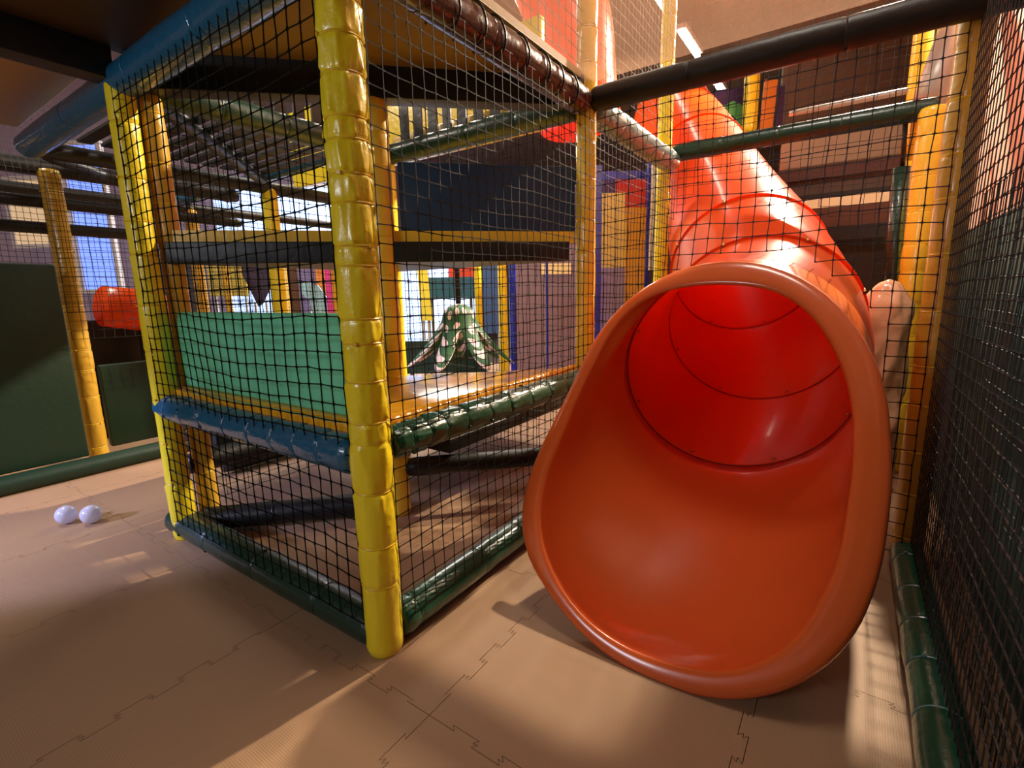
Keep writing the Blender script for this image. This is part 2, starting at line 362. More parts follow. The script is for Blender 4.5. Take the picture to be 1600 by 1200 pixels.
# ------------------------------------------------------------------ rails
RG = 'padded rails'
ZT = 1.80
padded('floor_rail', 'dark green padded floor rail on the left, between front post and far left corner post', 'rail', (0, .02, .055), (0, 1.36, .055), .055, DGRN, [.25, .62, .98, 1.2], 21, RG, pucker=.3, tie_m=DGRN)
padded('floor_rail', 'glossy green padded floor rail running from front post toward the slide mouth', 'rail', (.045, 0, .06), (1.25, 0, .06), .052, GRN, [.06, .38, .62, .85, 1.05], 22, RG, pucker=.3, tie_m=GRN)
padded('floor_rail', 'glossy green padded floor rail along the foot of the right-hand net wall', 'rail', (1.34, -1.27, .05), (-1.4, -1.27, .05), .05, GRN, [.12, .34, .52, .7, .88, 1.1, 1.4, 1.8, 2.2], 23, RG, pucker=.3, tie_m=SLV)
padded('floor_rail', 'dark floor rail along the diagonal back of the bay, behind the net', 'rail', (.05, 1.24, .06), (.62, .68, .06), .05, BLK, [.3], 24, RG, pucker=.2, tie_m=BLK)
padded('deck_rail', 'wrinkled blue padded rail below the green panel on the left', 'rail', (0, .05, .575), (0, 1.30, .575), .056, BLU, [.12, .24, .36, .5, .66, .84, 1.0, 1.14], 25, RG, pucker=.8, tie_m=BLU)
padded('deck_rail', 'shiny grey-green padded rail below the orange deck edge', 'rail', (.05, -.01, .605), (1.25, -.01, .605), .048, GRN, [.06, .13, .2, .3, .42, .54, .68, .82, .96, 1.1], 26, RG, pucker=.9, tie_m=GRN)
padded('top_rail', 'dark blue overhead rail running from top centre down to the left', 'rail', (0, -1.5, ZT), (0, 2.54, ZT), .058, BLU, [.5, 1.2, 1.6, 2.1, 2.6, 3.3], 27, RG, pucker=.2, tie_m=BLU)
rr = padded('top_rail', 'brown overhead rail with net ties, running down to the post by the slide', 'rail', (.06, 0, ZT+.01), (1.24, 0, ZT+.01), .055, BRN, [.2, .5, .8, 1.0, 1.12], 28, RG, pucker=.3, tie_m=BRN)
for s in (.30, .42, .52, .66, .80, .90, 1.02):
    V, F = [], []
    pts = [Vector((s+.012*math.sin(a*2), .064*math.cos(a), .064*math.sin(a))) for a in [math.radians(d) for d in range(-30, 265, 15)]]
    tube_vf(pts, .004, 5, True, V, F); obj('net_tie', V, F, BLK, rr)
padded('top_rail', 'dark overhead rail crossing above the slide toward the upper right corner', 'rail', (1.28, -.04, ZT+.02), (1.28, -1.6, ZT+.02), .05, BLK, [.4, .9], 29, RG, pucker=.2, tie_m=BLK)
padded('top_rail', 'silvery grey rail with bright highlights between the two posts left of the slide tube', 'rail', (1.34, 0, ZT+.01), (2.5, 0, ZT+.01), .062, SLV, [.08, .16, .26, .4, .55, .7, .85, 1.0], 30, RG, pucker=.9, tie_m=SLV)
padded('top_rail', 'green rail with pale upper edge behind the net right of the slide tube', 'rail', (2.54, .0, 1.87), (2.54, -1.3, 1.87), .05, DGRN, [.3, .6, .9], 31, RG, pucker=.3, tie_m=DGRN)
padded('top_rail', 'dark green rail receding from the far left corner post under the slats', 'rail', (.04, 1.27, ZT+.01), (1.24, 1.27, ZT+.01), .055, DGRN, [.3, .6, .9], 32, RG, pucker=.3, tie_m=DGRN)
padded('top_rail', 'dark teal rail receding leftward from the post by the slide, below a yellow board', 'rail', (1.28, .05, ZT+.01), (1.28, 1.24, ZT+.01), .055, DGRN, [.3, .6, .9], 33, RG, pucker=.3, tie_m=DGRN)
def frail(lab, p0, p1, r=.045, m=BLK): return padded('structure_rail', lab, 'rail', p0, p1, r, m, [], 1, 'far structure rails', near=False)
frail('blue far rail slanting down to the left in the rear bay', (1.28, 1.36, 1.89), (1.28, 5.0, 1.89), .04, BLU)
frail('dark far rail crossing level behind the far left corner post', (0, 2.54, 1.8), (2.5, 2.54, 1.8))
frail('dark diagonal far rail from the far left corner post to the rear post', (.1, 1.36, 1.82), (1.19, 2.45, 1.82), .035)
frail('second dark diagonal far rail, deeper in the structure', (.09, 2.65, 1.8), (1.18, 3.7, 1.8), .035)
frail('dark level far rail below the blue slanting rail', (0, 3.8, 1.8), (3.2, 3.8, 1.8), .04)
frail('dark far rail over the upper end of the blue window', (-2.2, 3.0, 1.80), (1.28, 3.0, 1.80), .05)
frail('dark far rail across the blue window', (-2.2, 3.0, 1.60), (1.28, 3.0, 1.60), .035)
frail('dark far rail crossing the lower part of the blue window', (-2.2, 3.0, 1.45), (1.28, 3.0, 1.45), .035)
frail('black rail low in the rear bay behind the left floor rail', (.05, 1.30, .30), (1.25, 1.30, .30), .05)
frail('black floor rail at the rear of the right-hand half of the bay', (.68, .62, .22), (1.26, 0.05, .22), .045)
frail('green floor rail running along the foot of the green padding at far left', (-3.0, 2.62, .05), (2.4, 2.62, .05), .055, WGRN)
frail('dark low rail beyond the bay floor', (.45, 1.9, .06), (2.4, 1.9, .06), .05)

# diagonal beam, ceiling panels
tag(slab((.03, 1.25, 1.835), (1.27, .02, 1.855), .125, .09, 'diagonal_beam', BLK), 'thick black beam under the brown ceiling board, from far left post to slide post', 'beam')
tag(slab((-2.2, 1.27, 1.85), (-.03, 1.27, 1.85), .12, .09, 'ceiling_beam', BLK), 'dark beam at upper left, between the two overhead boards', 'beam')
o = obj('ceiling_board', *prism([(.055, 0), (1.28, 0), (.055, 1.225)], 1.90, 1.93), PLY); tag(o, 'orange-brown triangular board over the netted bay', 'board')
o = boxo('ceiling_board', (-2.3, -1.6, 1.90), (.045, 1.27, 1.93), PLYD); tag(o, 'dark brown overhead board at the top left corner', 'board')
o = boxo('ceiling_board', (-2.3, 1.28, 1.90), (-.01, 2.6, 1.93), BEI); tag(o, 'beige overhead board at the left edge, beyond the dark beam', 'board')
o = boxo('roof_sheet', (.03, -1.45, 1.885), (1.26, -.02, 1.893), HAZE, bev=0); tag(o, 'dusty clear plastic roof sheet above the slide mouth', 'roof sheet')

# ------------------------------------------------------------------ middle deck (triangular) and its trim
dk = thing('play_deck', 'glossy orange-yellow padded deck at knee height inside the netted bay', 'deck'); dk.location = (0, 0, .6)
V, F = prism([(.03, .03), (1.26, .03), (.03, 1.26)], .01, .055); bevel(obj('deck_top', V, F, DECK, dk), .015)
V, F = [], []; K = 110
for i in range(K+1):
    x = .05+1.18*i/K; g = .004*math.sin(i*1.55)+.003*noise.noise(Vector((x*20, 0, 3)))
    for j in range(9):
        a = PI*j/8-PI/2; V.append((x, .03-(.022+g)*math.cos(a), .035+(.036+g*.4)*math.sin(a)))
for i in range(K):
    for j in range(8): F.append((i*9+j, (i+1)*9+j, (i+1)*9+j+1, i*9+j+1))
obj('pleated_edge', V, F, DECK, dk, True)
slab((.02, .03, .025), (.02, 1.24, .025), .05, .03, 'edge_strip', DECK, dk)

gp = thing('side_panel', 'green canvas panel standing on the deck behind the left net', 'panel'); gp.location = (.075, .1, .655)
boxo('canvas', (-.02, 0, 0), (.02, 1.13, .285), GPAN, gp, .012)
tubeo('top_binding', [(0, 0, .29), (0, 1.13, .29)], .014, GPAN, gp)

# rear half-bay decks, along the diagonal
ud = thing('upper_deck', 'orange-edged upper deck at eye level beyond the netted bay', 'deck'); ud.location = (.64, .64, 1.15)
obj('deck_board', *prism([(-.60, .62), (.62, -.60), (.62, .62)], .078, .13), YEL2, ud)
slab((-.58, .585, .04), (.585, -.58, .04), .085, .05, 'black_skirt', BLK, ud)
obj('deck_frame', *prism([(-.56, .62), (.62, -.56), (.62, .62)], 0, .077), BLK, ud)
tag(slab((.72, .60, 1.42), (1.27, .05, 1.42), .28, .02, 'canvas_panel', NAVY), 'dark navy canvas panel standing on the upper deck, left of the slide post', 'panel')
ld = thing('low_deck', 'low yellow padded step glimpsed under the orange deck', 'deck'); ld.location = (1.0, .9, .3)
boxo('step_top', (-.2, -.45, .05), (1.0, .35, .12), YEL2, ld, .02); boxo('step_frame', (-.2, -.45, -.02), (1.0, .35, .05), BLK, ld)
ld = thing('low_deck', 'low orange deck behind the left net, just above the black rail', 'deck'); ld.location = (.2, 1.36, .36)
boxo('deck_top', (0, 0, .04), (1.0, .5, .10), PLY, ld, .02); boxo('deck_frame', (0, 0, -.06), (1.0, .5, .04), BLK, ld)

# slats
def strap(lab, c, dx, grp, V_): pass
for i in range(11):
    x = .12+i*.105
    o = boxo('slat', (x-.032, 1.34, 1.86), (x+.032, 2.5, 1.875), BLK, bev=0); tag(o, 'black slat of the open overhead row behind the far left corner post', 'slat', 'overhead slats in the left rear bay')
for i in range(9):
    y = .30+i*.105
    o = boxo('strap', (1.30, y-.028, 1.86), (1.31, y+.028, 2.14), BLK, bev=0); tag(o, 'short black upright strap above the teal rail', 'strap', 'upright straps above the teal rail')
for i in range(8):
    x = .45+i*.10
    o = boxo('strap', (x-.03, 1.30, 1.86), (x+.03, 1.31, 2.14), BLK, bev=0); tag(o, 'short black upright strap above the dark green rail', 'strap', 'upright straps above the dark green rail')
tag(boxo('edge_board', (1.345, .08, 1.86), (1.36, 1.3, 1.93), YEL2), 'yellow edge board lying along the teal rail', 'board')
tag(boxo('slide_board', (1.9, .6, 1.98), (1.95, 3.2, 2.6), YEL), 'lit yellow board behind the upright straps', 'board')

# ------------------------------------------------------------------ the orange slide
path = [Vector(p) for p in ((1.2,-.685,.685),(1.55,-.685,.745),(1.854,-.656,.837),(2.181,-.579,.979),(2.661,-.423,1.214),(3.311,-.17,1.546),(4.029,.144,1.983),(4.655,.477,2.46),(5.2,.85,2.95))]
def cr(pts, n):
    P = [2*pts[0]-pts[1]]+pts+[2*pts[-1]-pts[-2]]; o = []
    for i in range(1, len(P)-2):
        for k in range(n):
            t = k/n; a, b, c, d = P[i-1:i+3]; o.append(.5*((2*b)+(c-a)*t+(2*a-5*b+4*c-d)*t*t+(3*b-a-3*c+d)*t**3))
    o.append(pts[-1]); return o
CP = cr(path, 16); NS = len(CP)
RI, RO = .415, .43; NA = 96
def ring_at(i, r):
    t = (CP[min(i+1, NS-1)]-CP[max(i-1, 0)]).normalized()
    if i < 16:   # the first joint sits a little more upright than the chute
        f = 1-i/16; t = (t*(1-f)+Vector((math.cos(.2)*math.cos(.24), math.sin(.2)*math.cos(.24), math.sin(.24)))*f).normalized()
    u = Vector((0, 0, 1)).cross(t).normalized(); v = t.cross(u)       # u: left (+Y), v: up
    return [CP[i]+u*r*math.sin(a)+v*r*math.cos(a) for a in [2*PI*k/NA for k in range(NA)]]
sl = thing('tube_slide', 'large orange plastic tube slide with a flared open mouth resting on the mats', 'slide'); sl.location = (.35, -.75, 0)
SO = Vector(sl.location)
def loft(name, loops, m, parent, closed=False, smooth=True):
    V = [p-SO for L in loops for p in L]; n = len(loops[0]); F = []
    for i in range(len(loops)-1):
        for k in range(n): F.append((i*n+k, i*n+(k+1) % n, (i+1)*n+(k+1) % n, (i+1)*n+k))
    if closed:
        b = (len(loops)-1)*n
        for k in range(n): F.append((b+k, b+(k+1) % n, (k+1) % n, k))
    return obj(name, V, F, m, parent, smooth)
joints = [0, 31, 59, 104, NS-1]
for a, b in zip(joints, joints[1:]):
    if b <= a: continue
    idx = list(range(a, b+1))
    loft('tube_section', [ring_at(i, RI) for i in idx]+[ring_at(i, RO) for i in reversed(idx)], ORA, sl, True)
def along(i, d): return i
for j in joints[:-1]:
    t = (CP[j+1]-CP[max(j-1, 0)]).normalized()
    ro = ring_at(j, RO+.012); ri = ring_at(j, RO-.002)
    if j: loft('joint_flange', [[p-t*.006 for p in ri], [p-t*.006 for p in ro], [p+t*.006 for p in ro], [p+t*.006 for p in ri]], ORA, sl, True, False)
    si = ring_at(j, RI-.0015); so = ring_at(j, RI+.001)
    loft('joint_line', [[p-t*.0035 for p in so], [p-t*.0035 for p in si], [p+t*.0035 for p in si], [p+t*.0035 for p in so]], SEAM, sl, True, False)
    for k in range(6, NA, 12):
        c = ring_at(j, RI-.004)[k]+t*.035-SO; n = (CP[j]-SO-c).normalized(); V, F = [], []
        tube_vf([c-n*.002, c+n*.003, c+n*.005], [.008, .007, .003], 8, True, V, F); obj('bolt', V, F, BOLT, sl, True)
        if j:
            c = ring_at(j, RO+.008)[k]-SO; V, F = [], []
            tube_vf([c-t*.018, c+t*.018], .008, 6, True, V, F); obj('bolt', V, F, BOLT, sl, True)
# outlet: lip on an inclined plane x = .31 + .67 z
PN = Vector((1, 0, -.67)); PD = .31
def onplane(u, v):
    d = ray(u, v); return CAM+d*((PD-PN.dot(CAM))/PN.dot(d))
OUT = [(1130,406),(1200,411),(1280,448),(1340,510),(1378,585),(1392,680),(1390,800),(1372,905),(1330,1000),(1270,1058),(1200,1088),(1120,1093),(1030,1070),(930,1010),(860,930),(824,870),(814,800),(838,715),(872,645),(900,590),(932,525),(985,465),(1060,420)]
INN = [(1150,446),(1210,454),(1262,488),(1302,545),(1326,610),(1332,700),(1322,800),(1290,920),(1230,1008),(1140,1047),(1040,1032),(940,985),(875,910),(848,835),(852,760),(885,670),(928,575),(975,495),(1020,462),(1085,447)]
PC = onplane(1115, 760); ax1 = Vector((0, -1, 0)); ax2 = Vector((.67, 0, 1)).normalized()
def resample(pp):
    q = [onplane(u, v)-PC for u, v in pp]; pol = sorted((math.atan2(p.dot(-ax1), p.dot(ax2)) % (2*PI), p.length) for p in q)
    n = len(pol); out = []
    ang = [a for a, _ in pol]; rad = [r for _, r in pol]
    for k in range(NA):
        a = 2*PI*k/NA; i = sum(1 for x in ang if x <= a)-1
        def g(j): return ang[j % n]+2*PI*(j//n), rad[j % n]
        (a0, r0), (a1, r1), (a2, r2), (a3, r3) = g(i-1), g(i), g(i+1), g(i+2)
        t = (a-a1)/(a2-a1); m1 = (r2-r0)/(a2-a0)*(a2-a1); m2 = (r3-r1)/(a3-a1)*(a2-a1)
        r = (2*t**3-3*t*t+1)*r1+(t**3-2*t*t+t)*m1+(-2*t**3+3*t*t)*r2+(t**3-t*t)*m2
        out.append((a, r))
    rs = [r for _, r in out]
    for _ in range(3): rs = [(rs[k-1]+2*rs[k]+rs[(k+1) % NA])/4 for k in range(NA)]
    return [PC-ax1*r*math.sin(2*PI*k/NA)+ax2*r*math.cos(2*PI*k/NA) for k, r in enumerate(rs)]
LO, LI = resample(OUT), resample(INN)
nrm = Vector((-1, 0, .67)).normalized()     # plane normal toward the viewer side
R1 = ring_at(0, RI); tin = (CP[1]-CP[0]).normalized()
LIc = [p for p in LI]
loops = []
KL = 14
for s in range(KL+1):
    t = s/KL; L = []
    for k in range(NA):
        a, b = R1[k], LIc[k]; d = (b-a).length
        g = min(1, (d/.34)**1.3); ta = -tin*d*g; tb = (b-a)*(1-.75*g)+nrm*d*.62*g
        h = (2*t**3-3*t*t+1)*a+(t**3-2*t*t+t)*ta+(-2*t**3+3*t*t)*b+(t**3-t*t)*tb
        h = Vector(h); h.z = max(h.z, .012) if t < 1 else h.z
        L.append(h)
    loops.append(L)
def mixl(A, B, f, off=0): return [a.lerp(b, f)+nrm*off for a, b in zip(A, B)]
loops += [mixl(LI, LO, .03, .006), mixl(LI, LO, .10, .010), mixl(LI, LO, .3, .012), mixl(LI, LO, .6, .011), mixl(LI, LO, .85, .008), mixl(LI, LO, .96, .001), mixl(LI, LO, 1.0, -.014), mixl(LI, LO, .99, -.03), mixl(LI, LO, .92, -.034), mixl(LI, LO, .6, -.02), mixl(LI, LO, .3, -.015)]
RB = ring_at(0, RO)
for s in (.75, .5, .25, 0):
    L = []
    for k in range(NA):
        a, b = RB[k], loops[int(round(s*KL))][k]; cc = CP[0].lerp(PC, s)
        out = loops[int(round(s*KL))][k]; L.append(out+(out-cc).normalized()*.018)
    loops.append(L)
for L in loops:
    for p in L: p.z = max(p.z, .001)
o = loft('outlet_mouth', loops, ORAD, sl, True); o['label'] = 'flared orange mouth with a broad rolled lip'

# upper orange tube above the roof sheet
pts = [dep(905, 190, 4.3), dep(898, 130, 4.3), dep(892, 60, 4.2), dep(872, -20, 4.1), dep(830, -110, 4.0)]
V, F = tube_vf(cr([Vector(p) for p in pts], 8), .36, 40, True); tag(obj('upper_slide', V, F, ORA, None, True), 'orange slide tube seen through the clear roof sheet at top centre', 'slide')

# ------------------------------------------------------------------ nets
def near_tube(p, d=.47): return any((p-c).length < d for c in CP[::3])
def inmouth(p): 
    c = CP[0]+(CP[4]-CP[0])*.3; return math.hypot(p.y-c.y, (p.z-c.z)) < .45
net('climbing_net', 'dark net stretched over the left side of the bay, in front of the green panel', (-.045, .03, .09), (0, 1, 0), (0, 0, 1), 1.2, 1.68, .052, .046, .0021, 1)
net('climbing_net', 'dark net stretched over the right side of the bay, in front of the orange deck', (.03, -.05, .09), (1, 0, 0), (0, 0, 1), 1.23, 1.68, .045, .046, .0017, 2)
net('climbing_net', 'net between the two posts left of the slide tube', (1.32, -.03, .08), (1, 0, 0), (0, 0, 1), 1.18, 1.7, .046, .046, .0017, 3, NETK, skip=near_tube)
net('climbing_net', 'black net hanging around the slide mouth, in front of the orange tube', (1.30, -.03, .06), (0, -1, 0), (0, 0, 1), 1.22, 1.74, .055, .055, .0019, 4, NETK, skip=inmouth)
net('climbing_net', 'dense net along the right-hand wall side, above the green floor rail', (-.9, -1.275, .08), (1, 0, 0), (0, 0, 1), 2.2, 2.3, .036, .044, .0017, 5, NETK, amp=.008)
net('climbing_net', 'second net layer close in front of the dark green wall padding', (-.9, -1.36, .0), (1, 0, 0), (0, 0, 1), 2.4, 1.3, .036, .046, .0016, 6, NETG, amp=.01)
net('climbing_net', 'rear net of the frame, on the side facing away to the upper left', (.05, 1.33, .1), (1, 0, 0), (0, 0, 1), 1.2, 1.68, .052, .05, .0016, 7)
net('climbing_net', 'rear net of the frame, on the side facing away behind the slide post', (1.34, .05, .1), (0, 1, 0), (0, 0, 1), 1.2, 1.68, .052, .05, .0016, 8)
net('climbing_net', 'net of the upper level left of the slide post, above the clear roof', (.05, 0, 1.95), (1, 0, 0), (0, 0, 1), 1.2, 1.2, .052, .052, .0016, 9, NETB)
net('climbing_net', 'net of the upper level between the two posts above the clear roof', (1.33, 0, 1.95), (1, 0, 0), (0, 0, 1), 1.18, 1.4, .052, .052, .0016, 10, NETB, skip=near_tube)
net('climbing_net', 'fine pale net far left in front of the blue window', (-1.3, 2.88, .95), (1, 0, 0), (0, 0, 1), 2.5, 1.2, .03, .03, .0014, 11, NETK, knots=False)
net('climbing_net', 'net behind the green rail on the upper right', (2.5, -.05, .5), (0, -1, 0), (0, 0, 1), 1.2, 2.2, .052, .052, .0016, 12, NETK, skip=near_tube, knots=False)
net('climbing_net', 'net across the next bay behind the crossing dark rails', (0.05, 2.6, .8), (1, 0, 0), (0, 0, 1), 1.2, 1.1, .05, .05, .0016, 13, NETK, knots=False)
net('climbing_net', 'far net in front of the bright window', (1.4, 4.6, .3), (1, 0, 0), (0, 0, 1), 3.4, 1.2, .05, .05, .002, 14, NETK, knots=False)

# ------------------------------------------------------------------ right-hand wall padding
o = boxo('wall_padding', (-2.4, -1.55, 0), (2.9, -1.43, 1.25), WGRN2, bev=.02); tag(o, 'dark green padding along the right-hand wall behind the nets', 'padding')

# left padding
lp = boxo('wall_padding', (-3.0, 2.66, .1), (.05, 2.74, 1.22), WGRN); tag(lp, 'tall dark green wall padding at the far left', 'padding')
lp = boxo('wall_padding', (.25, 2.98, .05), (1.6, 3.04, .60), WGRN); tag(lp, 'low dark green padding right of the dim left post', 'padding')
bk = boxo('opening_shade_board', (.2, 3.5, -.02), (1.2, 3.55, .88), BLK); tag(bk, 'added black board for the shade in the opening above the low green padding', 'board')  # black sheet stands in for the shade inside the opening
# small orange slide hump behind
V, F = tube_vf([(.40, 3.25, .98), (.60, 3.28, .95), (.80, 3.32, .90)], [.14, .15, .15], 24, True); tag(obj('small_slide', V, F, ORA, None, True), 'rounded top of a dim orange slide left of the far left corner post', 'slide')
V, F = tube_vf([(.62, 3.28, 0), (.62, 3.28, .83)], .03, 12); obj('support_post', V, F, BLK, bpy.data.objects['small_slide'], True)

# ------------------------------------------------------------------ play balls
for x, y, lab in ((-.255, 1.88, 'frosted white play ball on the mat, the left one of the pair'), (-.190, 1.785, 'frosted white play ball on the mat, the right one of the pair')):
    bm = bmesh.new(); bmesh.ops.create_uvsphere(bm, u_segments=40, v_segments=24, radius=.042)
    for v in bm.verts: 
        d = abs(v.co.z)
        if d < .002: v.co *= 1.012
    me = bpy.data.meshes.new('play_ball'); bm.to_mesh(me); bm.free(); me.materials.append(BALL)
    for p in me.polygons: p.use_smooth = True
    o = bpy.data.objects.new('play_ball', me); COL.objects.link(o); o.location = (x, y, .0422); o.rotation_euler = (.5, .7, x); tag(o, lab, 'ball', 'play balls')

# ------------------------------------------------------------------ polka dot toy
pk = thing('hanging_toy', 'green canvas toy with white polka dots and drooping flaps, hung on a black rope', 'toy'); pk.location = (2.24, 1.60, .42)
V, F = [], []; n = 140; K = 26; NF = 7
for i in range(K+1):
    t = i/K
    for k in range(n):
        th = 2*PI*k/n; c = math.cos(NF*th/2+.5)**2      # 1 at flap centre
        w_ = max(0, (t-.30)/.70); ln = 1-(1-c**.7)*.62*w_          # gaps between the flaps
        tt = t*ln
        if tt < .30: a = tt/.30*PI/2*.92; r = .012+.125*math.sin(a); z = .52-.13*(1-math.cos(a))
        else: q = (tt-.30)/.70; r = .137+.275*q**1.12; z = .40-.37*q**.93
        r *= 1+.20*w_*(c-.6)
        V.append((r*math.cos(th), r*math.sin(th), z))
V.append((0, 0, .522))
for i in range(K):
    for k in range(n): F.append((i*n+k, (i+1)*n+k, (i+1)*n+(k+1) % n, i*n+(k+1) % n))
for k in range(n): F.append((k, (k+1) % n, (K+1)*n))
o = obj('dotted_hood', V, F, DOTS, pk, True)
uv = o.data.uv_layers.new(name='UVMap')
for f in o.data.polygons:
    kk = [o.data.loops[l].vertex_index for l in f.loop_indices]; ks = [q % n for q in kk if q <= K*n+n-1]; wrap = max(ks)-min(ks) > n/2
    for l, q in zip(f.loop_indices, kk):
        k_ = (q % n) if q < (K+1)*n else ks[0]; i_ = q//n if q < (K+1)*n else 0
        if wrap and k_ < n/2: k_ += n
        uv.data[l].uv = (k_/n*12, .5*(k_/n*12//1 % 2)*0+i_/K*5.2)
md = o.modifiers.new('s', 'SOLIDIFY'); md.thickness = .008
tubeo('rope', [(0, 0, .5), (0, 0, 1.5)], [.022, .014], ROPE, pk)

# ------------------------------------------------------------------ things beyond the bay
def card(name, lab, cat, c, wd, ht, m, th=.03, yaw=None, poly=None, group=None, legs=None):
    """upright board facing roughly down the hall, with thickness; poly in unit coords"""
    c = Vector(c); a = yaw if yaw is not None else math.atan2(-(CAM-c).x, (CAM-c).y)
    ux = Vector((math.cos(a), math.sin(a), 0)); n = Vector((-math.sin(a), math.cos(a), 0))
    poly = poly or [(-.5, -.5), (.5, -.5), (.5, .5), (-.5, .5)]
    k = len(poly); V = [c+ux*x*wd+Vector((0, 0, z*ht))+n*s*th/2 for s in (-1, 1) for x, z in poly]
    F = [tuple(range(k)), tuple(range(k, 2*k))[::-1]]+[(i, i+k, (i+1) % k+k, (i+1) % k) for i in range(k)]
    o = tag(obj(name, V, F, m), lab, cat, group)
    if legs is not None:
        zb = c.z+min(z for x, z in poly)*ht+.01
        for x in legs:
            p = c+ux*x*wd+n*(th/2+.02); V2, F2 = tube_vf([(p.x, p.y, 0), (p.x, p.y, zb+.05)], .02, 10); obj('support_post', V2, F2, GRY, o, True)
    return o
YB = -.6   # boards face the far diagonal of the hall
def rect(name, lab, cat, u0, v0, u1, v1, t, m, poly=None, th=.03, group=None, legs=None):
    a = dep((u0+u1)/2, (v0+v1)/2, t); wd = abs(u1-u0)/FPX*t; ht = abs(v1-v0)/FPX*t*1.01
    return card(name, lab, cat, a, wd, ht, m, th, YAW-PI/2, poly, group, legs)
# bright window wall beyond
def window(name, u0, v0, u1, v1, t, m, bars=True):
    a = dep((u0+u1)/2, (v0+v1)/2, t); wd = abs(u1-u0)/FPX*t; ht = abs(v1-v0)/FPX*t
    root = bpy.data.objects.new(name, None); COL.objects.link(root); root.location = a; root.rotation_euler = (0, 0, YAW-PI/2); root['kind'] = 'structure'
    boxo('pane', (-wd/2, -.01, -ht/2), (wd/2, .01, ht/2), m, root, 0)
    for x0, x1, z0, z1 in ((-wd/2-.05, -wd/2, -ht/2-.05, ht/2+.05), (wd/2, wd/2+.05, -ht/2-.05, ht/2+.05), (-wd/2, wd/2, -ht/2-.05, -ht/2), (-wd/2, wd/2, ht/2, ht/2+.05)):
        boxo('window_frame', (x0, -.03, z0), (x1, .03, z1), WHT, root, 0)
    return root
window('window_1', 300, 300, 560, 500, 8.6, DAY)
window('window_2', 600, 405, 748, 545, 8.0, DAY)
window('window_3', 117, 235, 170, 450, 6.2, DAYB)
window('beige_glow_pane', 20, 285, 72, 380, 6.0, mat('beige_glow', (220, 190, 150), .3, emit=((220, 190, 150), .5)))  # added glowing pane, stands in for bright beige patches behind the net
rect('dark_board', 'dark grey board left of the yellow-lit opening above the green panel', 'board', 255, 405, 326, 520, 6.2, mat('charcoal_board', (62, 64, 76), .8), group=None, legs=(-.4, .4))
rect('yellow_board', 'bright yellow board at the left end of the opening above the green panel', 'board', 326, 405, 385, 462, 7.2, mat('pale_yellow_board', (246, 220, 90), .6), legs=(-.4, .4))
rect('hanging_cloth', 'dark mauve pointed cloth hanging in the opening above the green panel', 'cloth', 380, 395, 424, 478, 6.8, mat('mauve_cloth', (66, 56, 84), .8), [(-.5, .5), (-.5, .1), (-.05, -.5), (.1, -.45), (.5, -.1), (.5, .5)], legs=(-.2, .2))
fp = [(355, 'thin ochre post in front of the bright window, leftmost one above the green panel', .05, 6.3, OLV), (428, 'yellow post right of the dark mauve cloth', .05, 6.0, YEL), (443, 'ochre post beside the brown striped board', .07, 6.2, YEL2), (527, 'olive post next to the magenta board', .07, 5.6, OLV)]
for u, lab, r, t, m_ in fp:
    p = dep(u, 450, t); padded('slim_post', lab, 'post', (p.x, p.y, 0), (p.x, p.y, 1.6), r*.8, m_, [], 2, 'slim posts at the window', near=False)
rect('brown_board', 'brown striped narrow board right of the ochre post', 'board', 452, 410, 467, 500, 6.6, mat('striped_brown_board', (90, 60, 44), .7), legs=(-.4, .4))
rect('lilac_board', 'lilac board above the pale blue mound shape', 'board', 468, 405, 500, 500, 7.4, LIL, legs=(-.4, .4))
rect('mound_board', 'pale cyan rounded mound-shaped board left of the magenta one', 'board', 470, 440, 511, 492, 7.0, mat('pale_cyan_board', (170, 225, 245), .6), [(-.5, .5), (-.1, .5), (0, .35), (.2, .38), (.5, 0), (.5, -.35), (.3, -.5), (-.1, -.4), (-.15, -.05), (-.4, .1)], legs=(-.2, .2))
rect('orange_board', 'orange board between lilac and magenta boards', 'board', 496, 405, 511, 500, 7.2, ORB, legs=(-.4, .4))
rect('magenta_board', 'narrow magenta board left of the olive post', 'board', 510, 405, 521, 500, 6.9, MAG, legs=(-.4, .4))
rect('peach_ledge', 'pale peach ledge just above the top of the green panel', 'ledge', 320, 492, 540, 505, 5.0, BEI, legs=(-.4, .4))
# right-hand opening
rect('teal_block', 'teal padded block under the red one, behind the polka dot toy', 'block', 664, 434, 742, 466, 6.2, TEAL, th=.2, legs=(-.4, .4))
rect('red_block', 'small red padded block on top of the teal one', 'block', 702, 414, 742, 433, 6.2, RED, th=.15)
rect('yellow_bar', 'slanted yellow bar left of the teal block', 'bar', 651, 405, 674, 500, 5.8, mat('lemon_vinyl', (232, 224, 70), .4), [(-.45, .5), (.25, .5), (.5, -.5), (-.2, -.5)], legs=(-.2, .2))
rect('blue_board', 'slate blue board between the two yellow posts right of the toy', 'board', 754, 405, 782, 520, 6.0, BLUB, legs=(-.4, .4))
rect('green_padding', 'dark green low padding behind the polka dot toy', 'padding', 628, 532, 760, 582, 4.6, DGRN, th=.08, legs=(-.4, .4))
p = dep(802, 500, 4.3); padded('blue_pole', 'shiny royal blue padded pole right of the second yellow post', 'pole', (p.x, p.y, 0), (p.x, p.y, 1.7), .03, BLUP, [], 3, near=False)
p = dep(855, 500, 5.0); padded('blue_pole', 'thin blue pole in front of the mauve wall, nearer the slide post', 'pole', (p.x, p.y, 0), (p.x, p.y, 1.6), .013, BLUP, [], 3, near=False)
rect('partition', 'mauve-grey partition behind the thin blue pole', 'partition', 806, 300, 912, 590, 6.0, mat('mauve_board', (128, 108, 128), .7), th=.08)
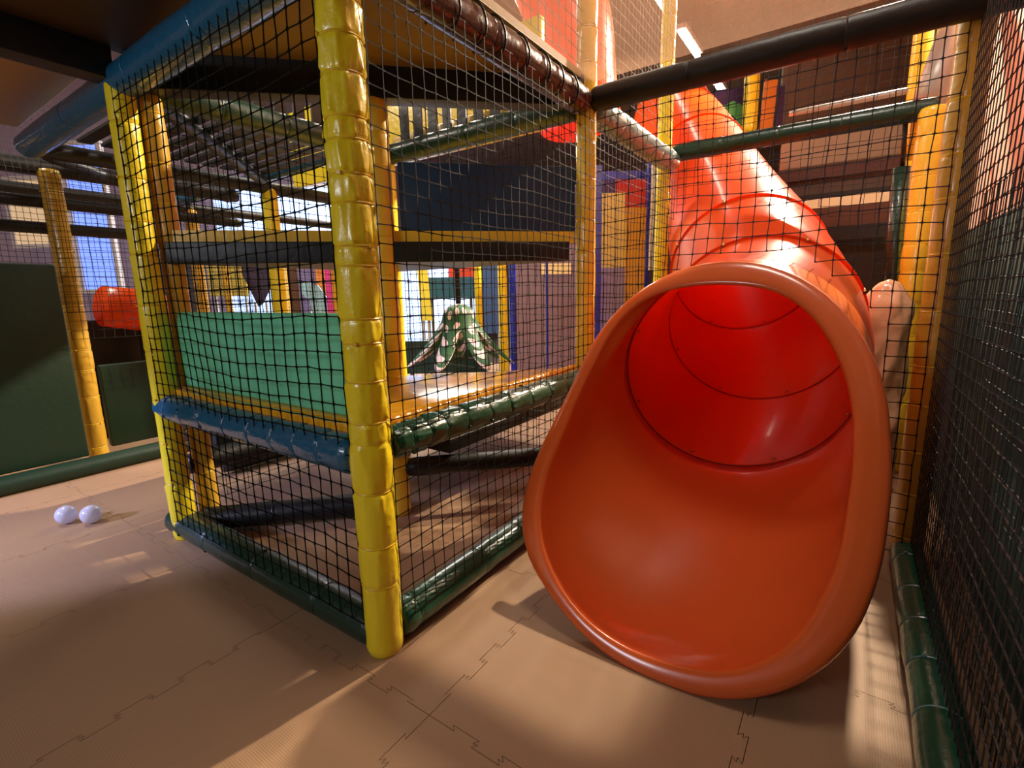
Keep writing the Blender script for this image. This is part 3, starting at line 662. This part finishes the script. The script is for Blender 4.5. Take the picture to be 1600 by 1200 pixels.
rect('notice_board', 'small pale board at the top of the mauve-grey partition', 'board', 846, 412, 892, 428, 5.8, mat('cream_board', (236, 220, 170), .6))
# between posts C and G
ff = thing('picture_frame', 'blue-framed opening with red and cream boards between the two posts left of the slide tube', 'frame')
def bpart(name, u0, v0, u1, v1, t, m, th=.03):
    a = dep((u0+u1)/2, (v0+v1)/2, t); wd = abs(u1-u0)/FPX*t; ht = abs(v1-v0)/FPX*t; o = boxo(name, (-wd/2, -th/2, -ht/2), (wd/2, th/2, ht/2), m, ff, 0); o.location = a; o.rotation_euler = (0, 0, YAW-PI/2)
bpart('blue_frame', 930, 268, 1010, 280, 4.6, BLUP); bpart('blue_frame', 930, 268, 939, 560, 4.6, BLUP); bpart('blue_frame', 1008, 250, 1014, 560, 4.6, BLUP)
bpart('red_board', 962, 278, 1008, 345, 4.8, RED); bpart('cream_board', 938, 305, 975, 420, 4.75, mat('cream_yellow_board', (225, 205, 120), .6)); bpart('olive_board', 975, 330, 1008, 560, 4.9, OLV); bpart('lilac_board', 938, 420, 975, 560, 4.8, LIL); bpart('violet_board', 938, 280, 962, 305, 4.8, PUR)
bpart('white_post', 1016, 262, 1024, 420, 4.4, WHT); bpart('black_post', 1024, 250, 1040, 560, 4.4, BLK)

# upper right background, on the grid plane x = 3.8
def yb(name, lab, cat, ya, yb_, v0, v1, m, X=3.8, th=.04, u=1330, grp=None):
    z1 = onx(u, v0, X).z; z0 = onx(u, v1, X).z
    return tag(boxo(name, (X, ya, z0), (X+th, yb_, z1), m, bev=0), lab, cat, grp)
PEA = mat('peach_board', (136, 122, 104), .5, .05, 10, .05)
yb('peach_board', 'peach board behind the net under the green upper rail', 'board', -1.5, -.46, 196, 250, PEA, 3.8)
yb('black_band', 'dark brown padded band below the peach board', 'band', -1.45, -.46, 252, 272, BRN, 3.75, .06)
yb('brown_board', 'brown board between dark bands right of the slide tube', 'board', -1.5, -.46, 273, 297, mat('umber_board', (78, 66, 58), .6), 3.8)
yb('black_bar', 'thin black bar above the bright strip', 'bar', -1.5, -.46, 297, 303, BLK, 3.78)
yb('brown_board', 'reddish brown board under the bright strip', 'board', -1.5, -.46, 320, 352, mat('rust_board', (92, 62, 48), .6), 3.8)
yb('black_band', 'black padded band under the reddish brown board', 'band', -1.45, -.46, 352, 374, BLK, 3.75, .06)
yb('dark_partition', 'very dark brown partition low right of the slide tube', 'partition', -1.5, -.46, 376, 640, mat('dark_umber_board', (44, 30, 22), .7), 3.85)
yb('white_shelf', 'pale lit strip between the brown boards right of the slide tube', 'strip', -1.5, .4, 303, 321, mat('pale_strip', (190, 200, 190), .5), 5.5)
frail('grey upper rail crossing high behind the net on the right', (3.8, -.5, 2.34), (3.8, -1.5, 2.34), .022, GRY)
frail('second grey upper rail just above the green rail on the right', (3.8, -.5, 2.21), (3.8, -1.5, 2.18), .02, BLK)
ZP = dep(1200, 214, 7.0).z
_h = Vector((math.cos(YAW), math.sin(YAW), 0))
_p = dep(1245, 214, 7.0); _p.z = ZP-.04; _p += _h*.15
up = card('upper_platform', 'dark brown platform edge far behind the green upper rail', 'platform', _p, 3.1, .08, BRW, .42, YAW-PI/2)
for u_ in (1150, 1290, 1400):
    q_ = dep(u_, 214, 7.2); V, F = tube_vf([(q_.x, q_.y, -.02), (q_.x, q_.y, ZP-.07)], .04, 12); obj('support_post', V, F, BRW, up, True)
def high(name, lab, cat, u0, v0, u1, m, poly=None, th=.03, t=7.0, parent=None):
    a = dep((u0+u1)/2, v0, t); wd = abs(u1-u0)/FPX*t; ht = a.z-ZP-.001; c = Vector((a.x, a.y, ZP+.001+ht/2))
    return card(name, lab, cat, c, wd, ht, m, th, YAW-PI/2, poly)
pb = high('purple_board', 'purple curved board with a light green arch, high beyond the slide tube', 'board', 1085, 138, 1166, PUR, [(-.5, -.5), (-.5, .0), (-.1, .45), (.4, .5), (.5, .5), (.5, -.5)])
ga = high('green_arch', 'x', 'x', 1118, 158, 1164, LGR, [(-.5, -.1), (-.3, .35), (.1, .5), (.5, .35), (.5, -.5), (.25, -.5), (.25, 0), (.1, .12), (-.1, .1), (-.25, -.05)], th=.02, t=6.95)
ga.parent = pb; del ga['category']; ga['label'] = 'light green arch'
op = high('orange_plank', 'upright orange plank with a purple edge, right of the small high yellow post', 'plank', 1190, 125, 1215, ORB, [(-.3, .5), (.5, .5), (.35, -.5), (-.5, -.5)])
pp = high('purple_pad', 'x', 'x', 1214, 135, 1226, PUR); pp.parent = op; del pp['category']; pp['label'] = 'dark purple edge pad'
high('grey_partition', 'grey-brown partition high behind the upper rails', 'partition', 1226, 60, 1425, mat('taupe_board', (128, 112, 104), .7), th=.06, t=7.3)
_c = dep(1172, 180, 6.75); _o = padded('padded_post', 'small yellow post high up beside the purple and green board', 'post', (_c.x, _c.y, ZP), (_c.x, _c.y, 3.9), .1, YEL, [], 1, near=False)
V, F = tube_vf([dep(1510, -10, 3.2), dep(1482, 70, 3.1), dep(1452, 158, 3.0)], .085, 24); tag(obj('duct', V, F, GRY, None, True), 'pale grey pipe in the upper right corner behind the net', 'pipe')
V, F = tube_vf([onx(1440, 172, 2.56), onx(1433, 190, 2.6), onx(1424, 250, 2.62)], .03, 12); tag(obj('amber_brace', V, F, YEL2, None, True), 'short slanting amber brace beside the dark hanging pad', 'brace')
V, F = tube_vf([onx(1409, 262, 2.60), onx(1399, 380, 2.60), onx(1391, 498, 2.60)], .04, 16); hp = tag(obj('hanging_pad', V, F, DGRN, None, True), 'dark green hanging pad left of the bright amber post', 'pad')
V, F = tube_vf([onx(1409, 268, 2.60), onx(1416, 176, 2.54)], .012, 8); obj('strap', V, F, BLK, hp, True)

# plastic-wrapped bolster behind slide's right edge
V, F = [], []; n = 36; K = 60
for i in range(K+1):
    z = .02+1.02*i/K; 
    for k in range(n):
        th = 2*PI*k/n; e = min(1, (K-i)/7)**.5
        r = .095*e*(1+.3*noise.noise(Vector((math.cos(th)*3, math.sin(th)*3, z*7)))+.05*noise.noise(Vector((math.cos(th)*9, math.sin(th)*9, z*22))))
        V.append((r*math.cos(th), r*math.sin(th), z))
for i in range(K):
    for k in range(n): F.append((i*n+k, i*n+(k+1) % n, (i+1)*n+(k+1) % n, (i+1)*n+k))
F.append(tuple(range(n))[::-1]); F.append(tuple(K*n+k for k in range(n)))
o = obj('wrapped_bolster', V, F, PLW, None, True); o.location = (2.12, -1.165, 0); tag(o, 'crumpled peach plastic-wrapped bolster behind the right edge of the slide mouth', 'bolster')

# ------------------------------------------------------------------ lamps
for i, (xa, xb, lab) in enumerate(((4.95, 5.6, 'ceiling tube light seen through the upper net at top centre'), (6.0, 6.85, 'ceiling tube light visible just right of the upper yellow post'), (7.6, 8.6, 'far ceiling tube light below the dark overhead rail'))):
    lt_ = thing('ceiling_light', lab, 'light', 'hall tube lights'); lt_.location = (xa, 1.03, 4.2)
    boxo('housing', (0, -.07, .03), (xb-xa, .07, .09), WHT, lt_, .01)
    tubeo('lamp_tube', [(0.02, 0, .0), (xb-xa-.02, 0, .0)], .035, LED, lt_)
    tubeo('hanger', [((xb-xa)/2, 0, .08), ((xb-xa)/2, 0, .3)], .008, GRY, lt_, 6)
